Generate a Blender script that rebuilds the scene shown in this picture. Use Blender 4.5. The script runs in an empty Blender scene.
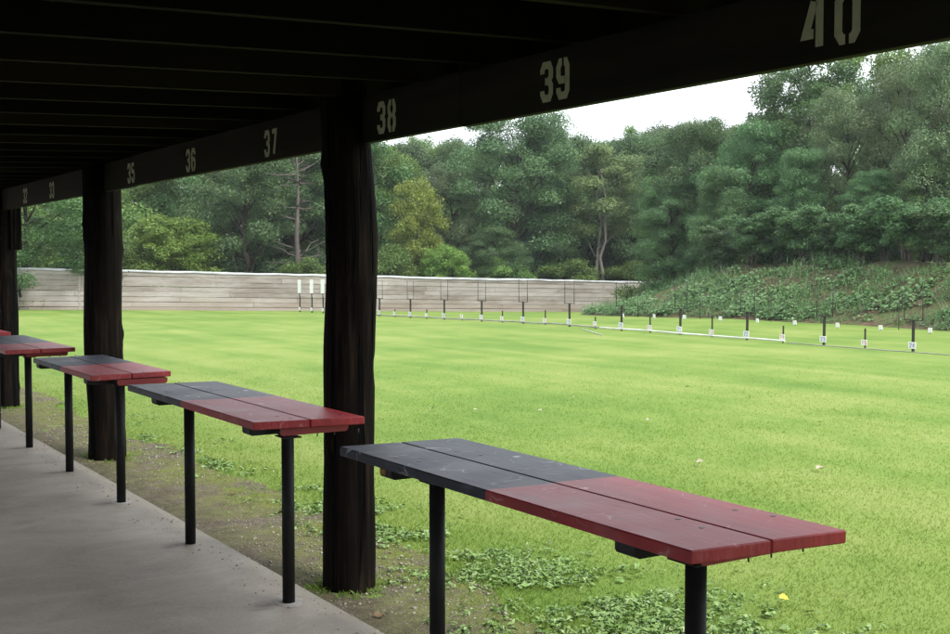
import bpy, math, random
import numpy as np
from mathutils import Vector, Matrix, noise as mnoise

random.seed(7)
rng = np.random.default_rng(7)
S = bpy.context.scene
COL = S.collection
PI = math.pi
R = math.radians

# ------------------------------------------------------------------ camera geometry (metres; X = down range, Y = along the firing line)
H = 1.6
FPX = 1177.0
PITCH = math.atan((317 - 262) / FPX)
YAW = math.atan(756 / math.hypot(FPX, 55))
FX, FY = math.sin(YAW), math.cos(YAW)


def spot(u, depth):
    """ground position seen in direction u at a given distance along the view axis"""
    t = (u - 475) / FPX
    return (FX * depth + FY * depth * t, FY * depth - FX * depth * t)


def spot_x(u, x):
    t = (u - 475) / FPX
    return spot(u, x / (FX + FY * t))


def smooth(a, b, x):
    t = np.clip((x - a) / (b - a), 0, 1)
    return t * t * (3 - 2 * t)


def vnoise(x, y, s, seed=0.0):
    return mnoise.noise(Vector((x * s + seed, y * s - seed, seed * .37)))


G0 = -0.10                                    # soil level beside the slab


def gz(x, y):
    """level of the mown lawn: flat, dipping gently towards the far corner"""
    return G0 - 0.026 * max(x - 8.3, 0) * min(max((y - 25.5) / 19.0, 0), 1.6) * min(1, 60 / max(x, 1))


def bz(x, y):
    """level of the earth berm"""
    g = gz(x, y)
    wob = 0.35 * vnoise(x, y, .25, 3.1)
    a = float(smooth(25.1 + wob, 29.4 + wob, x))
    b = float(smooth(35.0, 29.2, y + .4 * (x - 29) * .2))
    h = 1.62 * a * b + .16 * vnoise(x, y, .6, 9.0) * a * b + .07 * vnoise(x, y, 2.1, 4.0) * min(1, 4 * a) * min(1, 3 * b)
    return g + h - .05 * (1 - min(1, 8 * a * b)) - .06 * float(smooth(25.6, 24.2, x))


# ------------------------------------------------------------------ mesh helpers
def link_obj(name, me, parent=None):
    o = bpy.data.objects.new(name, me)
    COL.objects.link(o)
    if parent is not None:
        o.parent = parent
    return o


def np_mesh(name, verts, faces, mats, parent=None, rnd=None, smooth_=False, mat_idx=None):
    verts = np.asarray(verts, dtype=np.float32).reshape(-1, 3)
    faces = np.asarray(faces, dtype=np.int32)
    k = faces.shape[1]
    me = bpy.data.meshes.new(name)
    me.vertices.add(len(verts))
    me.vertices.foreach_set('co', verts.ravel())
    me.loops.add(faces.size)
    me.loops.foreach_set('vertex_index', faces.ravel())
    me.polygons.add(len(faces))
    me.polygons.foreach_set('loop_start', np.arange(0, faces.size, k, dtype=np.int32))
    me.polygons.foreach_set('loop_total', np.full(len(faces), k, dtype=np.int32))
    if smooth_:
        me.polygons.foreach_set('use_smooth', np.ones(len(faces), dtype=bool))
    for m in (mats if isinstance(mats, (list, tuple)) else [mats]):
        me.materials.append(m)
    if mat_idx is not None:
        me.polygons.foreach_set('material_index', np.asarray(mat_idx, dtype=np.int32))
    if rnd is not None:
        at = me.attributes.new('rnd', 'FLOAT', 'FACE')
        at.data.foreach_set('value', np.asarray(rnd, dtype=np.float32))
    me.update(calc_edges=True)
    me.validate()
    return link_obj(name, me, parent)


class MB:
    """collects simple solids into one mesh"""
    def __init__(self):
        self.v, self.f, self.m, self.r, self.s = [], [], [], [], []

    def add(self, vs, fs, mi=0, rnd=0.5, sm=False):
        b = len(self.v)
        self.v += [tuple(p) for p in vs]
        for f in fs:
            self.f.append([b + i for i in f])
            self.m.append(mi)
            self.r.append(rnd)
            self.s.append(sm)

    def box(self, x0, x1, y0, y1, z0, z1, mi=0, rnd=.5, ch=0.0):
        """box with optional chamfered edges along its horizontal rim"""
        if ch <= 0:
            vs = [(x, y, z) for z in (z0, z1) for y in (y0, y1) for x in (x0, x1)]
            fs = [(0, 2, 3, 1), (4, 5, 7, 6), (0, 1, 5, 4), (2, 6, 7, 3), (0, 4, 6, 2), (1, 3, 7, 5)]
            self.add(vs, fs, mi, rnd)
            return
        rings = []
        for z, d in ((z0, ch), (z0 + ch, 0), (z1 - ch, 0), (z1, ch)):
            c = ch
            xa, xb, ya, yb = x0 + d, x1 - d, y0 + d, y1 - d
            rings.append([(xa + c, ya, z), (xb - c, ya, z), (xb, ya + c, z), (xb, yb - c, z), (xb - c, yb, z), (xa + c, yb, z), (xa, yb - c, z), (xa, ya + c, z)])
        vs = [p for r in rings for p in r]
        n = 8
        fs = [tuple(range(n - 1, -1, -1)), tuple(range(3 * n, 4 * n))]
        for k in range(3):
            for i in range(n):
                j = (i + 1) % n
                fs.append((k * n + i, k * n + j, (k + 1) * n + j, (k + 1) * n + i))
        self.add(vs, fs, mi, rnd)

    def tube(self, pts, rads, n=10, mi=0, rnd=.5, cap=True, jit=0.0, seed=0.0):
        pts = [Vector(p) for p in pts]
        rings = []
        for i, p in enumerate(pts):
            d = (pts[min(i + 1, len(pts) - 1)] - pts[max(i - 1, 0)]).normalized()
            a = Vector((1, 0, 0)) if abs(d.x) < .8 else Vector((0, 1, 0))
            u = d.cross(a).normalized()
            w = d.cross(u).normalized()
            ring = []
            for k in range(n):
                t = 2 * PI * k / n
                rr = rads[i]
                if jit:
                    rr *= 1 + jit * mnoise.noise(Vector((math.cos(t) * 2.5 + seed, math.sin(t) * 2.5, p.z * 1.1 + seed)))
                ring.append(p + (u * math.cos(t) + w * math.sin(t)) * rr)
            rings.append(ring)
        vs = [q for r in rings for q in r]
        fs = []
        for i in range(len(pts) - 1):
            for k in range(n):
                j = (k + 1) % n
                fs.append((i * n + k, i * n + j, (i + 1) * n + j, (i + 1) * n + k))
        self.add(vs, fs, mi, rnd, sm=True)
        if cap:
            b = len(self.v) - len(vs)
            self.f.append([b + k for k in range(n - 1, -1, -1)])
            self.f.append([b + (len(pts) - 1) * n + k for k in range(n)])
            self.m += [mi, mi]
            self.r += [rnd, rnd]
            self.s += [False, False]

    def build(self, name, mats, parent=None):
        me = bpy.data.meshes.new(name)
        me.from_pydata(self.v, [], self.f)
        for m in (mats if isinstance(mats, (list, tuple)) else [mats]):
            me.materials.append(m)
        me.polygons.foreach_set('material_index', self.m)
        me.polygons.foreach_set('use_smooth', self.s)
        at = me.attributes.new('rnd', 'FLOAT', 'FACE')
        at.data.foreach_set('value', self.r)
        me.update()
        return link_obj(name, me, parent)


def tag(o, label=None, cat=None, group=None, kind=None):
    if label:
        o['label'] = label
    if cat:
        o['category'] = cat
    if group:
        o['group'] = group
    if kind:
        o['kind'] = kind
    return o


def empty(name, loc, rz=0.0):
    o = bpy.data.objects.new(name, None)
    o.location = loc
    o.rotation_euler = (0, 0, rz)
    o.empty_display_size = .2
    COL.objects.link(o)
    return o


def copy_tree(o, parent=None):
    c = o.copy()
    COL.objects.link(c)
    c.parent = parent
    for ch in list(o.children):
        copy_tree(ch, c)
    return c


# ------------------------------------------------------------------ materials
class NT:
    def __init__(self, name):
        self.mat = bpy.data.materials.new(name)
        self.mat.use_nodes = True
        self.nt = self.mat.node_tree
        self.nt.nodes.clear()
        self.out = self.n('ShaderNodeOutputMaterial')

    def n(self, t, **kw):
        nd = self.nt.nodes.new(t)
        for k, v in kw.items():
            setattr(nd, k, v)
        return nd

    def l(self, a, b):
        self.nt.links.new(a, b)

    def pos(self, scale=(1, 1, 1), obj=True, rot=(0, 0, 0)):
        tc = self.n('ShaderNodeTexCoord')
        mp = self.n('ShaderNodeMapping')
        mp.inputs['Scale'].default_value = scale
        mp.inputs['Rotation'].default_value = rot
        if obj:
            self.l(tc.outputs['Object'], mp.inputs['Vector'])
        else:
            ge = self.n('ShaderNodeNewGeometry')
            self.l(ge.outputs['Position'], mp.inputs['Vector'])
        return mp.outputs[0]

    def noise(self, vec, scale, detail=4, rough=.55, dist=0.0):
        nd = self.n('ShaderNodeTexNoise')
        nd.inputs['Scale'].default_value = scale
        nd.inputs['Detail'].default_value = detail
        nd.inputs['Roughness'].default_value = rough
        nd.inputs['Distortion'].default_value = dist
        self.l(vec, nd.inputs['Vector'])
        return nd.outputs['Fac']

    def voro(self, vec, scale, feature='F1'):
        nd = self.n('ShaderNodeTexVoronoi', feature=feature)
        nd.inputs['Scale'].default_value = scale
        self.l(vec, nd.inputs['Vector'])
        return nd

    def ramp(self, fac, stops):
        nd = self.n('ShaderNodeValToRGB')
        el = nd.color_ramp.elements
        while len(el) < len(stops):
            el.new(.5)
        for e, (p, c) in zip(el, stops):
            e.position = p
            e.color = (c[0], c[1], c[2], 1) if isinstance(c, (tuple, list)) else (c, c, c, 1)
        self.l(fac, nd.inputs['Fac'])
        return nd.outputs['Color']

    def mix(self, fac, a, b, mode='MIX'):
        nd = self.n('ShaderNodeMix', data_type='RGBA', blend_type=mode)
        for sock, v in ((nd.inputs[0], fac), (nd.inputs[6], a), (nd.inputs[7], b)):
            if isinstance(v, (int, float)):
                sock.default_value = v
            elif isinstance(v, (tuple, list)):
                sock.default_value = (v[0], v[1], v[2], 1)
            else:
                self.l(v, sock)
        return nd.outputs[2]

    def math(self, op, a, b=0.0):
        nd = self.n('ShaderNodeMath', operation=op)
        for s, v in zip(nd.inputs, (a, b)):
            if isinstance(v, (int, float)):
                s.default_value = v
            else:
                self.l(v, s)
        return nd.outputs[0]

    def attr(self, name='rnd'):
        nd = self.n('ShaderNodeAttribute', attribute_name=name)
        return nd.outputs['Fac']

    def bump(self, h, strength=.3, dist=.02):
        nd = self.n('ShaderNodeBump')
        nd.inputs['Strength'].default_value = strength
        nd.inputs['Distance'].default_value = dist
        self.l(h, nd.inputs['Height'])
        return nd.outputs['Normal']

    def bsdf(self, col, rough=.6, normal=None, spec=.5, metallic=0.0):
        b = self.n('ShaderNodeBsdfPrincipled')
        for sock, v in ((b.inputs['Base Color'], col), (b.inputs['Roughness'], rough)):
            if isinstance(v, (int, float)):
                sock.default_value = v
            elif isinstance(v, (tuple, list)):
                sock.default_value = (v[0], v[1], v[2], 1)
            else:
                self.l(v, sock)
        b.inputs['Specular IOR Level'].default_value = spec
        b.inputs['Metallic'].default_value = metallic
        if normal is not None:
            self.l(normal, b.inputs['Normal'])
        self.l(b.outputs[0], self.out.inputs['Surface'])
        return b


def mat_leaf(name, dark, light, accent, transl=.27, rough=.5, patch=.5):
    t = NT(name)
    r = t.attr()
    oi = t.n('ShaderNodeObjectInfo')
    v = t.pos()
    nz = t.noise(v, patch, 3, .6)
    f = t.math('ADD', t.math('MULTIPLY', r, .55), t.math('MULTIPLY', nz, .6))
    c = t.ramp(f, [(.2, dark), (.62, light), (.92, accent)])
    hs = t.n('ShaderNodeHueSaturation')
    t.l(c, hs.inputs['Color'])
    t.l(t.math('ADD', t.math('MULTIPLY', oi.outputs['Random'], .5), .75), hs.inputs['Value'])
    t.l(t.math('ADD', t.math('MULTIPLY', oi.outputs['Random'], .03), .485), hs.inputs['Hue'])
    col = hs.outputs['Color']
    b = t.bsdf(col, rough, spec=.35)
    tr = t.n('ShaderNodeBsdfTranslucent')
    t.l(col, tr.inputs['Color'])
    ms = t.n('ShaderNodeMixShader')
    ms.inputs[0].default_value = transl
    t.l(b.outputs[0], ms.inputs[1])
    t.l(tr.outputs[0], ms.inputs[2])
    t.l(ms.outputs[0], t.out.inputs['Surface'])
    return t.mat


def mat_bark(name, a, b, scale=6):
    t = NT(name)
    v = t.pos((1, 1, .15))
    nz = t.noise(v, scale, 6, .65)
    c = t.ramp(nz, [(.3, a), (.7, b)])
    t.bsdf(c, .9, t.bump(nz, .5, .03), spec=.2)
    return t.mat


def mat_timber(name, dark, mid, light):
    """stained rough timber: long grain, checks and worn pale fibres"""
    t = NT(name)
    v = t.pos((1, 1, .06))
    g = t.noise(v, 34, 5, .7)
    big = t.noise(t.pos((1, 1, .35)), 4, 4, .6)
    c = t.ramp(t.math('ADD', t.math('MULTIPLY', g, .6), t.math('MULTIPLY', big, .4)), [(.34, dark), (.52, mid), (.74, light)])
    crack = t.ramp(t.noise(t.pos((1, 1, .03)), 16, 3, .6), [(.40, 0.0), (.46, 1.0)])
    c = t.mix(crack, (dark[0] * .3, dark[1] * .3, dark[2] * .3), c)
    hgt = t.math('ADD', t.math('MULTIPLY', g, .5), crack)
    t.bsdf(c, .8, t.bump(hgt, .9, .016), spec=.07)
    return t.mat


def mat_paint(name, base, worn, rough, scratch):
    """brushed paint on a plank with scuffs, scratches and dust"""
    t = NT(name)
    v = t.pos()
    grain = t.noise(t.pos((30, 1.2, 6)), 3.0, 5, .65)
    blot = t.noise(v, 4.5, 5, .6)
    c = t.ramp(t.math('ADD', t.math('MULTIPLY', grain, .52), t.math('MULTIPLY', blot, .48)),
               [(.3, [x * .58 for x in base]), (.52, base), (.74, [x * .80 + y * .20 for x, y in zip(base, worn)])])
    # thin curved scratches: contour lines of a distorted noise, broken up by a second one
    n1 = t.noise(v, 6.5, 1.5, .4, .9)
    line = t.ramp(t.math('ABSOLUTE', t.math('SUBTRACT', n1, .5)), [(.0, 1.0), (.011, 0.0)])
    gate = t.ramp(t.noise(t.pos((1, 1, 1), rot=(.3, .2, 1.0)), 8.5, 2, .5), [(.50, 0.0), (.58, 1.0)])
    sc = t.math('MULTIPLY', t.math('MULTIPLY', line, gate), scratch)
    c = t.mix(sc, c, worn)
    # round pale scuffs
    vo = t.voro(t.pos((1, 1.0, 1), rot=(0, 0, .4)), 5.2)
    spotm = t.ramp(vo.outputs['Distance'], [(.055, 1.0), (.10, 0.0)])
    sg = t.ramp(t.noise(v, 15, 3, .7), [(.42, 0.0), (.56, 1.0)])
    c = t.mix(t.math('MULTIPLY', t.math('MULTIPLY', spotm, sg), .75), c, worn)
    dirt = t.ramp(t.noise(t.pos((1.6, .5, 1)), 5.0, 6, .72, .8), [(.52, 0.0), (.72, .55)])
    c = t.mix(dirt, c, [x * .35 + .012 for x in base])
    rg = t.math('ADD', t.math('MULTIPLY', blot, .3), rough - .15)
    t.bsdf(c, rg, t.bump(t.math('ADD', grain, t.math('MULTIPLY', sc, -.4)), .30, .004), spec=.34)
    return t.mat


def mat_plain(name, a, b, scale=12, rough=.6, spec=.4, bump=.15, stretch=(1, 1, 1)):
    t = NT(name)
    nz = t.noise(t.pos(stretch), scale, 5, .6)
    c = t.ramp(nz, [(.3, a), (.7, b)])
    t.bsdf(c, rough, t.bump(nz, bump, .01), spec=spec)
    return t.mat


def mat_concrete():
    t = NT('trowelled_concrete')
    v = t.pos()
    big = t.noise(v, .8, 5, .6, .4)
    swirl = t.noise(t.pos((1.0, 1.8, 1), rot=(0, 0, .5)), 1.5, 6, .66, 1.6)
    fine = t.noise(v, 42, 5, .7)
    grit = t.voro(v, 240).outputs['Distance']
    f = t.math('ADD', t.math('ADD', t.math('MULTIPLY', big, .40), t.math('MULTIPLY', swirl, .36)), t.math('MULTIPLY', fine, .24))
    c = t.ramp(f, [(.32, (.255, .210, .165)), (.45, (.375, .322, .266)), (.56, (.455, .398, .334)), (.70, (.55, .49, .418))])
    st = t.ramp(t.noise(v, 2.3, 4, .65), [(.58, 0.0), (.78, .5)])
    c = t.mix(st, c, (.19, .168, .14))
    # damp earth-stained band along the outer edge
    sx = t.n('ShaderNodeSeparateXYZ')
    t.l(v, sx.inputs[0])
    ed = t.math('ADD', sx.outputs[0], t.math('MULTIPLY', t.noise(v, 6, 4, .6), .16))
    eb = t.ramp(t.math('SUBTRACT', ed, 1.78), [(.42, 0.0), (.70, .75)])
    c = t.mix(eb, c, (.23, .215, .165))
    fy = t.math('SUBTRACT', t.math('FRACT', t.math('ADD', t.math('MULTIPLY', t.math('SUBTRACT', sx.outputs[1], 2.345), 1 / 1.3725), 10.5)), .5)  # soft contact shadow of each bench leg, painted into the slab colour
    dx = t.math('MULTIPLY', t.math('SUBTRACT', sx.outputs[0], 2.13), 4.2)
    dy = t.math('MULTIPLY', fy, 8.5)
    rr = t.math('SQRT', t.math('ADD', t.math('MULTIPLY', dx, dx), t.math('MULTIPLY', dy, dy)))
    leg_shade = t.ramp(t.math('ADD', rr, t.math('MULTIPLY', t.noise(v, 9, 5, .7), .9)), [(.45, .8), (1.0, 0.0)])
    c = t.mix(leg_shade, c, (.115, .098, .078))
    sp = t.ramp(t.voro(v, 34).outputs['Distance'], [(.06, .55), (.11, 0.0)])
    c = t.mix(sp, c, (.07, .06, .05))
    h = t.math('ADD', t.math('ADD', fine, t.math('MULTIPLY', swirl, .8)), t.math('MULTIPLY', grit, .35))
    t.bsdf(c, t.math('ADD', t.math('MULTIPLY', big, .3), .52), t.bump(h, .28, .008), spec=.35)
    return t.mat


def grass_colour(t, v):
    """lawn colour shared by the ground sheet and its blades: mown streaks, yellow and lush patches"""
    streak = t.noise(t.pos((1.0, .10, 1), obj=False, rot=(0, 0, .07)), 1.25, 4, .55, .5)
    patch = t.noise(v, .33, 4, .6)
    clump = t.noise(v, 2.6, 4, .65)
    fine = t.noise(v, 26, 3, .7)
    f = t.math('ADD', t.math('ADD', t.math('MULTIPLY', streak, .34), t.math('MULTIPLY', patch, .48)),
               t.math('ADD', t.math('MULTIPLY', clump, .16), t.math('MULTIPLY', fine, .06)))
    c = t.ramp(f, [(.37, GRASS[0]), (.47, GRASS[1]), (.55, GRASS[2]), (.67, GRASS[3])])
    return c, fine, clump


GRASS = [(.074, .140, .023), (.104, .170, .031), (.138, .196, .043), (.190, .226, .068)]


def mat_lawn():
    t = NT('mown_grass')
    v = t.pos(obj=False)
    c, fine, clump = grass_colour(t, v)
    sx = t.n('ShaderNodeSeparateXYZ')
    t.l(v, sx.inputs[0])
    near = t.ramp(t.math('MULTIPLY', sx.outputs[0], .05), [(.20, 1.0), (.42, 0.0)])
    c = t.mix(t.math('MULTIPLY', near, .25), c, (.11, .15, .03))          # thatch between the blades close by
    t.bsdf(c, .9, t.bump(t.math('ADD', fine, clump), .3, .02), spec=.12)
    return t.mat


def mat_blade(name, gain):
    t = NT(name)
    v = t.pos(obj=False)
    c, _, _ = grass_colour(t, v)
    r = t.attr()
    c2 = t.mix(t.math('MULTIPLY', r, .35), c, t.mix(r, (.085, .158, .026), (.205, .255, .075)))
    hs = t.n('ShaderNodeHueSaturation')
    t.l(c2, hs.inputs['Color'])
    hs.inputs['Value'].default_value = gain
    b = t.bsdf(hs.outputs[0], .55, spec=.15)
    tr = t.n('ShaderNodeBsdfTranslucent')
    t.l(hs.outputs[0], tr.inputs['Color'])
    ms = t.n('ShaderNodeMixShader')
    ms.inputs[0].default_value = .5
    t.l(b.outputs[0], ms.inputs[1])
    t.l(tr.outputs[0], ms.inputs[2])
    t.l(ms.outputs[0], t.out.inputs['Surface'])
    return t.mat


def mat_dirt():
    t = NT('gravelly_soil')
    v = t.pos(obj=False)
    big = t.noise(v, 1.6, 5, .65, .4)
    mid = t.noise(v, 9, 5, .7)
    fine = t.noise(v, 60, 4, .75)
    c = t.ramp(t.math('ADD', t.math('MULTIPLY', mid, .5), t.math('MULTIPLY', fine, .5)),
               [(.32, (.050, .040, .027)), (.5, (.115, .097, .070)), (.68, (.205, .182, .145))])
    st = t.voro(v, 55)
    peb = t.ramp(st.outputs['Distance'], [(.18, 1.0), (.3, 0.0)])
    gate = t.ramp(t.noise(v, 3.2, 3, .6), [(.45, 0.0), (.62, .85)])
    c = t.mix(t.math('MULTIPLY', peb, gate), c, (.27, .25, .215))
    moss = t.ramp(big, [(.38, 0.0), (.52, .95)])
    sx = t.n('ShaderNodeSeparateXYZ')
    t.l(v, sx.inputs[0])
    side = t.ramp(t.math('MULTIPLY', t.math('SUBTRACT', sx.outputs[0], 2.38), .8), [(.10, .25), (.65, 1.0)])
    mm = t.math('MULTIPLY', t.math('MULTIPLY', moss, side), t.ramp(mid, [(.35, .4), (.6, 1.0)]))
    c = t.mix(mm, c, t.mix(fine, (.085, .105, .018), (.19, .215, .045)))
    t.bsdf(c, .95, t.bump(t.math('ADD', t.math('ADD', mid, fine), peb), .8, .02), spec=.15)
    return t.mat


def mat_wall():
    """weathered grey boards, each with its own tone, brown and damp near the ground"""
    t = NT('weathered_boards')
    v = t.pos()
    r = t.attr()
    grain = t.noise(t.pos((.5, 1, 14)), 2.6, 6, .7)
    stain = t.noise(t.pos((.6, 1, 2.2)), .9, 5, .65, .6)
    f = t.math('ADD', t.math('ADD', t.math('MULTIPLY', r, .13), t.math('MULTIPLY', grain, .42)), t.math('MULTIPLY', stain, .46))
    c = t.ramp(f, [(.32, (.115, .092, .076)), (.45, (.212, .186, .166)), (.56, (.300, .275, .256)), (.72, (.405, .382, .362))])
    sx = t.n('ShaderNodeSeparateXYZ')
    t.l(v, sx.inputs[0])
    # v.z is height above the wall foot after undoing the fall of the ground
    hz = t.math('ADD', sx.outputs[2], t.math('MULTIPLY', sx.outputs[0], .026))
    low = t.ramp(t.math('ADD', t.math('MULTIPLY', hz, .7), t.math('MULTIPLY', t.math('SUBTRACT', stain, .5), .5)), [(.12, .55), (.42, 0.0)])
    c = t.mix(low, c, (.27, .215, .175))
    streak = t.ramp(t.noise(t.pos((3.5, 1, .25)), 1.4, 4, .7), [(.58, 0.0), (.75, .5)])
    c = t.mix(streak, c, (.30, .25, .215))
    t.bsdf(c, .9, t.bump(grain, .4, .01), spec=.15)
    return t.mat


def mat_berm():
    t = NT('bank_soil')
    v = t.pos(obj=False)
    n1 = t.noise(v, 1.1, 5, .65)
    n2 = t.noise(v, 7, 5, .7)
    c = t.ramp(n2, [(.3, (.034, .023, .016)), (.55, (.092, .062, .044)), (.75, (.165, .118, .086))])
    g = t.ramp(n1, [(.42, 0.0), (.58, .6)])
    c = t.mix(g, c, t.mix(n2, (.03, .06, .015), (.08, .14, .035)))
    t.bsdf(c, .95, t.bump(n2, .8, .06), spec=.1)
    return t.mat


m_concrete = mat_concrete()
m_lawn = mat_lawn()
m_dirt = mat_dirt()
m_wall = mat_wall()
m_berm = mat_berm()
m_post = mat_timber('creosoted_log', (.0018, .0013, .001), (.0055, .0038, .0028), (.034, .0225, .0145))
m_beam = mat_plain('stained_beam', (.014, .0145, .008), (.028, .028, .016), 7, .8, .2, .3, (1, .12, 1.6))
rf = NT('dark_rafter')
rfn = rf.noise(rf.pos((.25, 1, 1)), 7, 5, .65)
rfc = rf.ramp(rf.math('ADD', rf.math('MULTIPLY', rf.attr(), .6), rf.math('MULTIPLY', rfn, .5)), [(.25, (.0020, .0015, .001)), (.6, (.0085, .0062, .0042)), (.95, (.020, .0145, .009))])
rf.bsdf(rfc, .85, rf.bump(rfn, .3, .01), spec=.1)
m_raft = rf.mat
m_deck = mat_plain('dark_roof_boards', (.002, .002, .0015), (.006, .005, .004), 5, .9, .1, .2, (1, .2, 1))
m_stencil = mat_plain('stencil_paint', (.52, .61, .36), (.66, .74, .48), 30, .7, .3, .1)
m_red = mat_paint('red_paint', (.315, .028, .034), (.70, .54, .52), .48, .32)
m_black = mat_paint('black_paint', (.012, .016, .032), (.52, .53, .56), .50, .75)
m_steel = mat_plain('black_painted_steel', (.006, .006, .0062), (.013, .0122, .0118), 18, .55, .16, .1)
m_cleat = mat_plain('black_painted_board', (.010, .010, .011), (.022, .021, .022), 10, .6, .3, .2)
m_rawwood = mat_plain('raw_board_end', (.20, .095, .025), (.36, .19, .06), 25, .8, .2, .2)
m_redend = mat_plain('red_board_edge', (.20, .018, .022), (.27, .030, .034), 14, .55, .4, .15, (.3, 1, 1))
m_screw = mat_plain('rusty_screw', (.03, .018, .012), (.07, .04, .03), 80, .5, .5, .1)
m_patch = mat_plain('grout', (.34, .315, .28), (.46, .435, .40), 20, .85, .2, .3)
m_white = mat_plain('white_board', (.58, .58, .56), (.72, .72, .70), 9, .6, .3, .05)
m_card = mat_plain('white_card', (.76, .76, .75), (.84, .84, .83), 5, .7, .2, .03)
m_blue = mat_plain('blue_numerals', (.10, .14, .34), (.16, .20, .42), 30, .6, .3, .05)
m_rednum = mat_plain('red_numerals', (.42, .16, .17), (.52, .24, .24), 30, .6, .3, .05)
m_stand = mat_plain('dark_stake', (.012, .011, .010), (.032, .028, .022), 30, .7, .3, .2, (1, 1, .2))
m_pipe = mat_plain('pale_pipe', (.42, .42, .40), (.66, .66, .64), 3, .5, .4, .1)
m_pipe2 = mat_plain('grey_pipe', (.13, .13, .12), (.28, .28, .26), 2, .5, .4, .1)
m_cap = mat_plain('pale_wall_capping', (.22, .23, .235), (.46, .475, .48), 2.5, .6, .4, .4, (.7, 1, 1))
m_baffle = mat_plain('baffle_boards', (.16, .14, .115), (.30, .27, .23), 6, .85, .2, .3, (1, 1, .2))
m_strap = mat_plain('wall_batten', (.20, .18, .16), (.34, .31, .28), 12, .9, .2, .3)

m_dark_leaf = mat_leaf('dark_green_leaves', (0.032, 0.074, 0.024), (0.075, 0.147, 0.044), (0.131, 0.218, 0.064))
m_blue_leaf = mat_leaf('blue_green_leaves', (0.040, 0.088, 0.036), (0.092, 0.180, 0.066), (0.161, 0.262, 0.089))
m_mid_leaf = mat_leaf('mid_green_leaves', (0.052, 0.106, 0.024), (0.113, 0.199, 0.042), (0.191, 0.278, 0.066))
m_olive_leaf = mat_leaf('olive_leaves', (0.072, 0.113, 0.040), (0.138, 0.185, 0.066), (0.201, 0.247, 0.092))
m_grey_leaf = mat_leaf('grey_green_leaves', (0.068, 0.123, 0.053), (0.147, 0.214, 0.097), (0.233, 0.304, 0.149))
m_yell_leaf = mat_leaf('yellow_green_leaves', (0.112, 0.157, 0.023), (0.198, 0.241, 0.043), (0.287, 0.320, 0.067))
m_lime_leaf = mat_leaf('bright_green_leaves', (0.077, 0.144, 0.022), (0.144, 0.230, 0.040), (0.216, 0.299, 0.065))
m_cover = mat_leaf('bank_leaves', (0.046, 0.110, 0.034), (0.097, 0.194, 0.064), (0.197, 0.310, 0.143), .3, .4, .9)
m_weed = mat_leaf('plantain_leaves', (.075, .165, .030), (.150, .265, .058), (.29, .39, .17), .08, .42, 3.0)
m_bark = mat_bark('brown_bark', (.022, .017, .013), (.065, .052, .042))
m_pale_bark = mat_bark('pale_bark', (.13, .115, .095), (.30, .28, .24), 10)
m_dead = mat_bark('dead_grey_bark', (.05, .042, .036), (.125, .108, .094))
m_blade = mat_blade('grass_blades', 1.62)
m_pebble = mat_plain('pebbles', (.15, .135, .11), (.36, .335, .29), 14, .8, .3, .1)
m_tanleaf = mat_plain('dry_leaf', (.26, .23, .15), (.40, .37, .28), 25, .7, .3, .2)
m_yellowleaf = mat_plain('yellow_leaf', (.62, .46, .03), (.75, .58, .07), 30, .6, .3, .2)
m_brownleaf = mat_plain('brown_leaf', (.10, .065, .035), (.19, .13, .07), 30, .7, .3, .2)


# ------------------------------------------------------------------ stencilled figures
DIG = {
    '0': [[(.42, .93), (.27, .93), (.12, .80), (.12, .20), (.27, .07), (.42, .07)], [(.58, .07), (.73, .07), (.88, .20), (.88, .80), (.73, .93), (.58, .93)]],
    '1': [[(.22, .76), (.52, .93), (.52, .05)]],
    '2': [[(.12, .70), (.12, .80), (.27, .93), (.73, .93), (.88, .80), (.88, .62), (.14, .20), (.14, .07), (.90, .07)]],
    '3': [[(.12, .72), (.12, .80), (.27, .93), (.73, .93), (.88, .80), (.88, .63), (.70, .51), (.88, .39), (.88, .20), (.73, .07), (.27, .07), (.12, .20), (.12, .28)], [(.56, .51), (.36, .51)]],
    '4': [[(.48, .93), (.10, .30), (.46, .30)], [(.72, .97), (.72, .03)]],
    '5': [[(.86, .93), (.15, .93), (.15, .57), (.72, .57), (.88, .44), (.88, .20), (.73, .07), (.27, .07), (.12, .20), (.12, .28)]],
    '6': [[(.42, .07), (.27, .07), (.12, .20), (.12, .80), (.27, .93), (.73, .93), (.88, .80), (.88, .72)], [(.58, .07), (.73, .07), (.88, .20), (.88, .42), (.73, .53), (.34, .53)]],
    '7': [[(.10, .93), (.86, .93), (.44, .05)]],
    '8': [[(.42, .93), (.27, .93), (.13, .80), (.13, .64), (.30, .515), (.13, .39), (.13, .20), (.27, .07), (.42, .07)], [(.58, .07), (.73, .07), (.87, .20), (.87, .39), (.70, .515), (.87, .64), (.87, .80), (.73, .93), (.58, .93)]],
    '9': [[(.58, .93), (.73, .93), (.88, .80), (.88, .20), (.73, .07), (.27, .07), (.12, .20), (.12, .28)], [(.42, .93), (.27, .93), (.12, .80), (.12, .58), (.27, .47), (.66, .47)]],
}


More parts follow.
